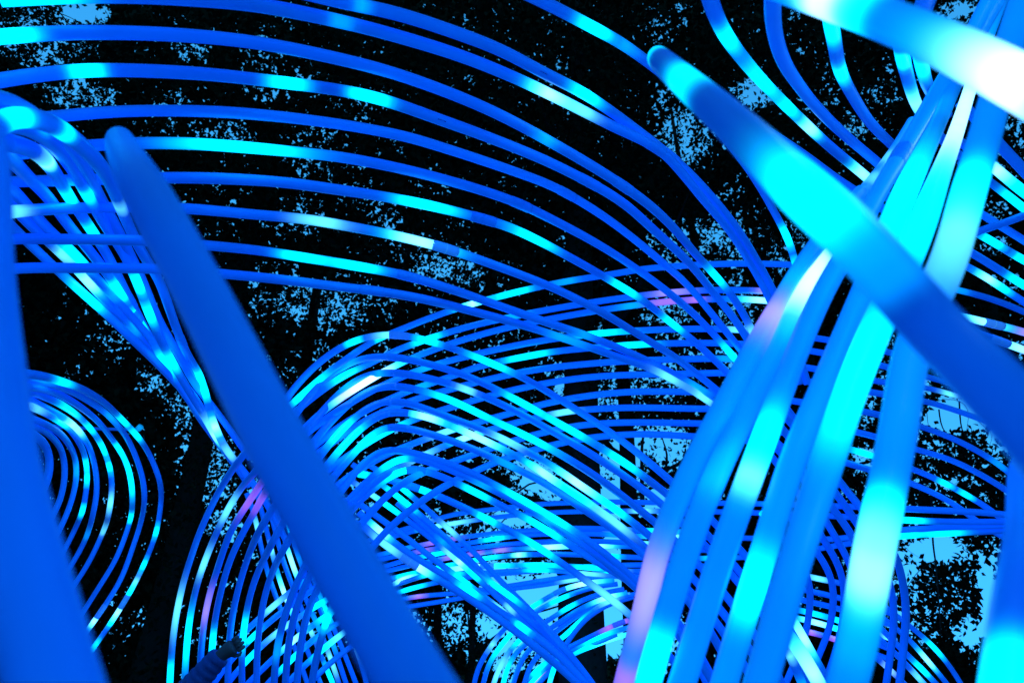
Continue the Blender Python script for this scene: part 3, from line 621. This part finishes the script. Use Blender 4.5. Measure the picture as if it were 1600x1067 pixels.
TREES = [  # column at mid height, distance, trunk diameter, height, label
 (903, 11.0, .78, 21, 'massive dark tree with the thick straight trunk right of centre', 'broadleaf_tree'),
 (985, 13.5, .42, 19, 'dark tree with slimmer trunk just right of the thick trunk', 'broadleaf_tree'),
 (222, 12.0, .55, 20, 'dark tree behind the nested loops and twisted bundle at the left', 'broadleaf_tree'),
 (731, 14.0, .15, 12, 'young tree with thin trunk near the bottom centre, the right of two', 'broadleaf_tree'),
 (681, 14.5, .20, 13, 'young tree with thin trunk near the bottom centre, the left of two', 'broadleaf_tree'),
 (1790, 11.0, .45, 18, 'dark tree behind the fanned tubes at the right edge', 'broadleaf_tree'),
 (400, 17.0, .50, 22, 'tall dark tree filling the view left of the lattice', 'broadleaf_tree'),
 (570, 19.0, .50, 23, 'tall far tree behind the arches, left of the thin trunks', 'broadleaf_tree'),
 (1190, 16.0, .45, 21, 'tall dark tree behind the bright bundle', 'broadleaf_tree'),
 (1330, 19.0, .50, 22, 'far tree behind the tubes curling from the top right', 'broadleaf_tree'),
 (-90, 13.0, .45, 20, 'tree at the left edge with sky showing at its top', 'broadleaf_tree'),
 (2000, 13.0, .45, 20, 'tree at the right edge, its boughs hanging before open sky', 'broadleaf_tree'),
 (60, 20.0, .50, 22, 'far tree behind the huge blurred left tube', 'broadleaf_tree'),
]
OFF = [(-14, 2), (15, 3), (-9, -9), (8, -11), (-18, 12), (19, 13), (0, -17)]   # the wood round and behind the camera
LEAN = {0: .75, 1: .8}
tx = np.array([at(t[0], 1060, t[1])[0] for t in TREES])
ty = np.array([at(t[0], 1060, t[1])[1] for t in TREES])

for a_, b_ in OFF:
    TREES.append((None, None, .45, 18, None, 'broadleaf_tree'))
tx = np.append(tx, [a_ for a_, b_ in OFF]); ty = np.append(ty, [b_ for a_, b_ in OFF])
WHERE = ['beside the camera on the left', 'beside the camera on the right', 'behind the camera to the left', 'behind the camera to the right',
         'out of view beyond the left edge', 'out of view beyond the right edge', 'straight behind the camera']
# leaves: drawn at random through the depth of the wood, fewer where the sky shows
def value_noise(x, y, sc, seed):
    r = np.random.default_rng(seed)
    G = r.random((256, 256))
    xi, yi = x / sc + 40, y / sc + 40
    x0, y0 = np.floor(xi).astype(int), np.floor(yi).astype(int)
    fx, fy = xi - x0, yi - y0
    fx = fx * fx * (3 - 2 * fx); fy = fy * fy * (3 - 2 * fy)
    g = lambda a, b: G[a % 256, b % 256]
    return (g(x0, y0) * (1 - fx) * (1 - fy) + g(x0 + 1, y0) * fx * (1 - fy) + g(x0, y0 + 1) * (1 - fx) * fy + g(x0 + 1, y0 + 1) * fx * fy)

LEAFPX = 25.0
N0 = 1500000
X = rng.uniform(-160, 1760, N0); Y = rng.uniform(-140, 1140, N0)
op = openness(X, Y)
nz = .5 * value_noise(X, Y, 26, 1) + .35 * value_noise(X, Y, 11, 2) + .15 * value_noise(X, Y, 60, 3)
tau = -np.log(op)
mod = np.clip((nz - .5) * 5.0, -1.6, 1.6)            # clumps and holes
tau = np.where(op > .93, 0.0, tau * np.exp(mod * np.clip(.35 + op * 1.2, .3, .9)) * 1.05)
area = 1920 * 1280
per = tau * area / (N0 * np.where(op > .12, 13.0, LEAFPX))                      # expected leaves per candidate
keep = rng.random(N0) < per
X, Y, op = X[keep], Y[keep], op[keep]
n = len(X)
near = rng.random(n) < np.where(op > .12, .45, .12)
Z = np.where(near, rng.uniform(10.5, 14, n), rng.uniform(14.5, 23, n))
# leaves in the lower right hang close, against open sky
lr = (X > 1400) & (Y > 560)
Z = np.where(lr, rng.uniform(9.8, 12.5, n), Z)
pix = np.where(op > .12, rng.uniform(5.0, 8.5, n), rng.uniform(8, 13, n))
pix = np.where(lr, rng.uniform(7.5, 10.5, n), pix)
size = pix * Z / FPX
u = (X - 800) / FPX; v = -(Y - 533.5) / FPX
Px = u * Z; Py = Z * (CP - v * SP); Pz = CAM_H + Z * (SP + v * CP)
ok = Pz > 0.5
Px, Py, Pz, size, X, Y = Px[ok], Py[ok], Pz[ok], size[ok], X[ok], Y[ok]
n = len(Px)
print('leaves', n)
# the wood goes on overhead, behind and beside the camera: coarser sprays, outside the view
nb = 75000
bx, by = rng.uniform(-34, 34, nb), rng.uniform(-26, 24, nb)
bz = 7.5 + 7 * rng.random(nb) + .004 * (bx ** 2 + by ** 2)
side = rng.random(nb) < .25                       # a skirt of lower foliage all round
aa = rng.uniform(0, 6.283, nb); rr = rng.uniform(15, 26, nb)
bx = np.where(side, rr * np.cos(aa), bx); by = np.where(side, rr * np.sin(aa), by); bz = np.where(side, rng.uniform(1.0, 12, nb), bz)
cz = by * CP + (bz - CAM_H) * SP; cyy = -by * SP + (bz - CAM_H) * CP
cpx = 800 + FPX * bx / np.maximum(cz, .1); cpy = 533.5 - FPX * cyy / np.maximum(cz, .1)
out_ = (cz < .5) | (cpx < -150) | (cpx > 1750) | (cpy < -130) | (cpy > 1160)
Px, Py, Pz = np.concatenate([Px, bx[out_]]), np.concatenate([Py, by[out_]]), np.concatenate([Pz, bz[out_]])
size = np.concatenate([size, rng.uniform(.35, .6, out_.sum())])
n = len(Px)
owner = np.argmin((Px[:, None] - tx[None]) ** 2 + .35 * (Py[:, None] - ty[None]) ** 2, axis=1)
d1 = rng.normal(size=(n, 3)); d1[:, 2] -= .4; d1 /= np.linalg.norm(d1, axis=1)[:, None]
d2 = np.cross(d1, rng.normal(size=(n, 3))); d2 /= np.linalg.norm(d2, axis=1)[:, None]
dn = np.cross(d1, d2)
ctr = np.stack([Px, Py, Pz], 1)
L_ = size[:, None] * .62; Wd = size[:, None] * rng.uniform(.28, .42, n)[:, None]
quad = np.stack([ctr - d1 * L_, ctr + d2 * Wd - d1 * L_ * .1 + dn * Wd * .3, ctr + d1 * L_, ctr - d2 * Wd - d1 * L_ * .1 + dn * Wd * .3], 1)

def fast_mesh(name, co, quads, mat):
    me = bpy.data.meshes.new(name)
    me.vertices.add(len(co)); me.vertices.foreach_set('co', co.astype(np.float32).ravel())
    m_ = len(quads)
    me.loops.add(4 * m_); me.loops.foreach_set('vertex_index', quads.astype(np.int32).ravel())
    me.polygons.add(m_); me.polygons.foreach_set('loop_start', np.arange(0, 4 * m_, 4, dtype=np.int32))
    me.update(calc_edges=True)
    me.materials.append(mat)
    return me

def limb(p0, p1, r0, r1, wob, segs=10):
    t = np.linspace(0, 1, segs)[:, None]
    P = p0 + (p1 - p0) * t
    w = rng.normal(size=(segs, 3)) * wob; w[0] = 0
    P += np.cumsum(w, axis=0) * .5
    return P, r0 + (r1 - r0) * t[:, 0]

for k, (col, dist, dia, hgt, label, name) in enumerate(TREES):
    if label is None: label = 'dark broadleaf tree standing ' + WHERE[k - 13]
    base = np.array([tx[k], ty[k], 0.0])
    root = bpy.data.objects.new(name, None); COL.objects.link(root); root.location = base
    tag(root, label, 'tree', 'trees of the dark wood')
    t = np.linspace(0, 1, 16)
    P = np.stack([np.cumsum(rng.normal(size=16) * .03) * (dia ** .3), np.cumsum(rng.normal(size=16) * .05), t * hgt], 1)
    P[0, :2] = 0
    P[:, 0] += t * LEAN.get(k, 0)
    R = dia / 2 * (1.05 - .85 * t ** 1.3); R[0] *= 1.06
    V, F = sweep(P, R, 14)
    trunk = mesh_obj('trunk', V, F, M_BARK, root)
    # limbs, joined to the trunk as one part each
    for q in range(9):
        h = hgt * rng.uniform(.2, .85)
        a = rng.uniform(0, 6.28)
        i = int(h / hgt * 15)
        p0 = P[i]; ln = rng.uniform(2, 4.5)
        p1 = p0 + np.array([math.cos(a) * ln, math.sin(a) * ln, rng.uniform(.3, 2.4)])
        Pl, Rl = limb(p0, p1, R[i] * .45, .012, .12)
        V, F = sweep(Pl, Rl, 6)
        lb = mesh_obj('limb', V, F, M_BARK, root)
    m_ = owner == k
    q = quad[m_] - base
    nq = len(q)
    if nq:
        me = fast_mesh('crown', q.reshape(-1, 3), np.arange(4 * nq).reshape(-1, 4), M_LEAF)
        c = bpy.data.objects.new('crown', me); COL.objects.link(c); c.parent = root
        c['kind'] = 'stuff'

# bare twigs against the open sky at the right and bottom centre; each hangs from a neighbouring tree
def twig(parent_i, pts, z, r):
    base = np.array([tx[parent_i], ty[parent_i], 0.0])
    Q = catmull(np.array([[x, y, 0.0] for x, y in pts]), 8)
    P = np.array([at(a[0], a[1], z + .4 * math.sin(i * .21)) for i, a in enumerate(Q)]) - base
    V, F = sweep(P, np.linspace(r, r * .4, len(P)), 5)
    roots = [o for o in COL.objects if o.type == 'EMPTY' and (Vector(o.location) - Vector(base)).length < 1e-4]
    mesh_obj('branch', V, F, M_BARK, roots[0])
for pi, pts, z, r in [
    (5, [(1440, 640), (1452, 632), (1478, 624), (1500, 627), (1512, 640), (1508, 690)], 9.5, .006),
    (5, [(1448, 635), (1449, 655), (1454, 675), (1470, 690)], 9.5, .005),
    (5, [(1467, 640), (1470, 660), (1477, 675), (1500, 690), (1530, 700)], 9.2, .010),
    (5, [(1499, 627), (1500, 650), (1503, 670), (1514, 690), (1522, 700)], 9.2, .012),
    (5, [(1525, 655), (1540, 668), (1550, 680), (1545, 700)], 9.4, .005),
    (5, [(1455, 770), (1458, 850), (1462, 880), (1466, 930), (1470, 990)], 9, .016),
    (5, [(1462, 875), (1440, 888), (1425, 905), (1410, 930)], 9, .007),
    (5, [(1405, 845), (1420, 860), (1440, 873)], 9, .004),
    (1, [(1085, 705), (1060, 725), (1040, 735), (1025, 760)], 12.5, .05),
    (1, [(1040, 735), (1042, 710), (1035, 685)], 12.5, .03),
    (1, [(1004, 790), (1003, 740), (1004, 690), (1010, 660)], 12.5, .05),
    (10, [(75, 10), (95, 22), (108, 38), (122, 45), (140, 80)], 10, .012),
    (10, [(95, 22), (110, 28), (128, 38)], 10, .007),
    (10, [(120, 60), (136, 75), (150, 100)], 10, .012),
    (3, [(795, 1030), (805, 1036), (822, 1034)], 12, .012),
    (0, [(858, 790), (860, 830), (872, 905)], 10.6, .008),
]:
    twig(pi, pts, z, r)

# distant tree line beyond the clearing
V, F = [], []
for a in np.linspace(-1.2, 1.2, 160):
    pass
far_n = 26000
ang = rng.uniform(-1.0, 1.0, far_n); rad = rng.uniform(58, 75, far_n)
hmax = 3.0 + 2.2 * value_noise(ang * 400, ang * 0, 14, 9) + 1.6 * value_noise(ang * 400, ang * 0, 4, 10)
hh = rng.uniform(0, 1, far_n) * hmax
c = np.stack([np.sin(ang) * rad, np.cos(ang) * rad, hh], 1)
e1 = rng.normal(size=(far_n, 3)); e1 /= np.linalg.norm(e1, axis=1)[:, None]
e2 = np.cross(e1, rng.normal(size=(far_n, 3))); e2 /= np.linalg.norm(e2, axis=1)[:, None]
qd = np.stack([c - e1 * .5, c + e2 * .3, c + e1 * .5, c - e2 * .3], 1)
me = fast_mesh('far_tree_line', qd.reshape(-1, 3), np.arange(4 * far_n).reshape(-1, 4), M_LEAF)
o = bpy.data.objects.new('far_tree_line', me); COL.objects.link(o)
tag(o, 'low dark tree line far behind the wood at the bottom right', 'tree line', kind='stuff')

# ------------------------------------------------------------------ the visitor reaching up among the tubes
M_SKIN = simple_mat('skin', (0.25, 0.13, 0.14), 0.55, 0.12, 30, 0.35)
M_JACKET = simple_mat('quilted_jacket', (0.04, 0.12, 0.45), 0.6, 0.2, 25, 0.3, bump=.3)
M_TROUSER = simple_mat('trousers', (0.03, 0.035, 0.05), 0.9, 0.2, 20)
M_HAIR = simple_mat('hair', (0.02, 0.015, 0.012), 0.6, 0.3, 60)
M_SHOE = simple_mat('shoe_leather', (0.03, 0.03, 0.03), 0.5, 0.2, 20)

def skin_mesh(name, joints, edges, radii, mat, root=0, levels=2):
    me = bpy.data.meshes.new(name)
    me.from_pydata([tuple(j) for j in joints], edges, [])
    o = bpy.data.objects.new(name, me); COL.objects.link(o)
    o.modifiers.new('skin', 'SKIN')
    sv = me.skin_vertices[0].data
    for i, r in enumerate(radii):
        sv[i].radius = (r, r) if not isinstance(r, tuple) else r
        sv[i].use_root = (i == root)
    s = o.modifiers.new('sub', 'SUBSURF'); s.levels = levels; s.render_levels = levels
    dg = bpy.context.evaluated_depsgraph_get(); dg.update()
    ev = o.evaluated_get(dg)
    m2 = bpy.data.meshes.new_from_object(ev, depsgraph=dg)
    bpy.data.objects.remove(o)
    m2.name = name
    m2.materials.clear(); m2.materials.append(mat)
    m2.polygons.foreach_set('use_smooth', [True] * len(m2.polygons))
    return m2

def add_person():
    sh = at(214, 1160, 3.90); el = at(284, 1092, 3.98); wr = at(346, 1022, 4.06)
    hand_dir = (at(378, 1001, 4.09) - wr); hand_dir /= np.linalg.norm(hand_dir)
    up = np.array([0, 0, 1.0]); fw = np.array([.25, .95, 0]); fw /= np.linalg.norm(fw)
    right = np.cross(fw, up)                     # the raised arm is the right one
    neck = sh - right * .22 - up * .05
    chest = neck - up * .18; waist = neck - up * .46; pelvis = neck - up * .60
    base = np.array([pelvis[0], pelvis[1], 0.0])
    head = neck + up * .19 + fw * .02
    lsh = neck - right * .19 - up * .06
    lel = lsh - up * .29 - right * .05; lwr = lel - up * .25 + fw * .08; lha = lwr - up * .09 + fw * .02
    hipr, hipl = pelvis + right * .10 - up * .04, pelvis - right * .10 - up * .04
    kh = hipr[2] * .52
    knr = np.array([*(hipr + fw * .02)[:2], kh]); knl = np.array([*(hipl + fw * .05 - right * .03)[:2], kh])
    anr = np.array([*(hipr - fw * .02)[:2], .09]); anl = np.array([*(hipl + fw * .0 - right * .05)[:2], .09])
    palm = wr + hand_dir * .055; palm2 = wr + hand_dir * .09
    root = bpy.data.objects.new('person', None); COL.objects.link(root); root.location = base
    tag(root, 'person in a quilted jacket reaching one arm up between the lower left tubes', 'person')
    J = [pelvis, waist, chest, neck, neck + up * .07, head + up * -.03, head + up * .05,
         sh, el, wr, palm, palm2, lsh, lel, lwr, lha, hipr, knr, anr, hipl, knl, anl]
    E = [(0, 1), (1, 2), (2, 3), (3, 4), (4, 5), (5, 6), (2, 7), (7, 8), (8, 9), (9, 10), (10, 11), (2, 12), (12, 13), (13, 14),
         (14, 15), (0, 16), (16, 17), (17, 18), (0, 19), (19, 20), (20, 21)]
    R = [.13, .12, .135, .065, .052, .085, .088, .06, .045, .038, .052, .052, .06, .042, .027, (.034, .02),
         .08, .055, .04, .08, .055, .04]
    me = skin_mesh('body', [j - base for j in J], E, R, M_SKIN)
    bm = bmesh.new(); bm.from_mesh(me)
    def add_sweep(P, Rr, n=8):
        V, F = sweep(np.array(P), np.array(Rr), n)
        vs = [bm.verts.new(tuple(v)) for v in V]
        for f in F:
            try: bm.faces.new([vs[i] for i in f]).smooth = True
            except ValueError: pass
    def hand(p0, d, side, curl_dir, ln=1.0):
        # four fingers and a thumb, rooted inside the palm, curling round a tube
        side = side / np.linalg.norm(side)
        for q, (off, L) in enumerate(((-.034, .050), (-.011, .058), (.012, .055), (.034, .044))):
            a = p0 + side * off - d * .01
            pts = [a, a + d * L * .40, a + d * L * .66 + curl_dir * .014, a + d * L * .78 + curl_dir * .036, a + d * L * .72 + curl_dir * .052]
            add_sweep([p - base for p in pts], [.0135, .013, .012, .011, .007])
        a = p0 - side * .03 - d * .055
        pts = [a, a - side * .022 + d * .02 + curl_dir * .01, a - side * .03 + d * .045 + curl_dir * .025, a - side * .022 + d * .06 + curl_dir * .04]
        add_sweep([p - base for p in pts], [.012, .0115, .010, .006])
    vw = wr - np.array([0, 0, CAM_H]); vw /= np.linalg.norm(vw)
    sd = np.cross(hand_dir, vw)
    hand(palm2 + hand_dir * .008, hand_dir, sd, vw)
    hand(lha, -up, fw, right * .8)
    # face: nose, ears, brow; simple but in place
    fc = head + up * .01
    add_sweep([fc + fw * .085 + up * .02 - base, fc + fw * .104 - up * .012 - base, fc + fw * .094 - up * .022 - base], [.008, .013, .009])
    for s_ in (-1, 1):
        e = fc + right * s_ * .083
        add_sweep([e + up * .022 - base, e + right * s_ * .012 - base, e - up * .026 - base], [.009, .012, .007])
    add_sweep([fc + fw * .086 - up * .045 - right * .022 - base, fc + fw * .093 - up * .046 - base, fc + fw * .086 - up * .045 + right * .022 - base], [.004, .007, .004])
    bm.to_mesh(me); bm.free()
    body = bpy.data.objects.new('body', me); COL.objects.link(body); body.parent = root
    # jacket: torso and ribbed sleeves
    def ribbed(a, b, r0, r1, n):
        P, Rr = [], []
        for i in range(n * 4 + 1):
            t = i / (n * 4)
            P.append(a + (b - a) * t - base); Rr.append((r0 + (r1 - r0) * t) * (1 + .10 * abs(math.sin(math.pi * t * n))))
        return P, Rr
    def jacket_part(name, pts, rad, n_rib):
        P, Rr = [], []
        for (a, b), (r0, r1), n in zip(zip(pts[:-1], pts[1:]), zip(rad[:-1], rad[1:]), n_rib):
            p, r = ribbed(a, b, r0, r1, n)
            if P: p, r = p[1:], r[1:]
            P += p; Rr += r
        P = smooth_line(np.array(P), 2.5)
        V, F = sweep(P, Rr, 18)
        return V, F
    Js = []
    for pts, rad, nr in (([sh - right * .04, el, wr - hand_dir * .01], [.082, .078, .058], [6, 7]),
                         ([lsh + right * .04, lel, lwr], [.08, .066, .048], [6, 6])):
        Js.append(jacket_part('sleeve', pts, rad, nr))
    for V, F in Js:
        mesh_obj('sleeve', V, F, M_JACKET, root)
    tor = skin_mesh('jacket', [pelvis - up * .08 - base, waist - base, chest - base, neck - up * .03 - base, sh - right * .03 - base, lsh + right * .03 - base],
                    [(0, 1), (1, 2), (2, 3), (2, 4), (2, 5)], [.165, .155, .17, .08, .085, .085], M_JACKET, root=1)
    jk = bpy.data.objects.new('jacket', tor); COL.objects.link(jk); jk.parent = root
    tr = skin_mesh('trousers', [pelvis - base, hipr - base, knr - base, anr + up * .03 - base, hipl - base, knl - base, anl + up * .03 - base],
                   [(0, 1), (1, 2), (2, 3), (0, 4), (4, 5), (5, 6)], [.145, .10, .072, .058, .10, .072, .058], M_TROUSER)
    t_ = bpy.data.objects.new('trousers', tr); COL.objects.link(t_); t_.parent = root
    for a in (anr, anl):
        s_ = np.array([a[0], a[1], .045])
        sm = skin_mesh('shoe', [s_ - fw * .06 - base, s_ + fw * .06 - base, s_ + fw * .15 - up * .01 - base], [(0, 1), (1, 2)], [.048, .045, .034], M_SHOE, root=1)
        so = bpy.data.objects.new('shoe', sm); COL.objects.link(so); so.parent = root
    # hair: a cap over crown and back of the head
    hb = bmesh.new()
    bmesh.ops.create_uvsphere(hb, u_segments=24, v_segments=16, radius=.104)
    for v in list(hb.verts):
        p = np.array(v.co)
        f = p @ fw
        if p[2] < -.02 + max(0, f) * .7 - max(0, -f) * .6: hb.verts.remove(v)
    for v in hb.verts:
        w = 1 + .03 * math.sin(v.co.x * 160) * math.cos(v.co.y * 140)
        v.co = Vector(tuple(np.array(v.co) * w * np.array([.92, .98, 1.08]) + (head + up * .035 - base)))
    hm = bpy.data.meshes.new('hair'); hb.to_mesh(hm); hb.free(); hm.materials.append(M_HAIR)
    ho = bpy.data.objects.new('hair', hm); COL.objects.link(ho); ho.parent = root
add_person()
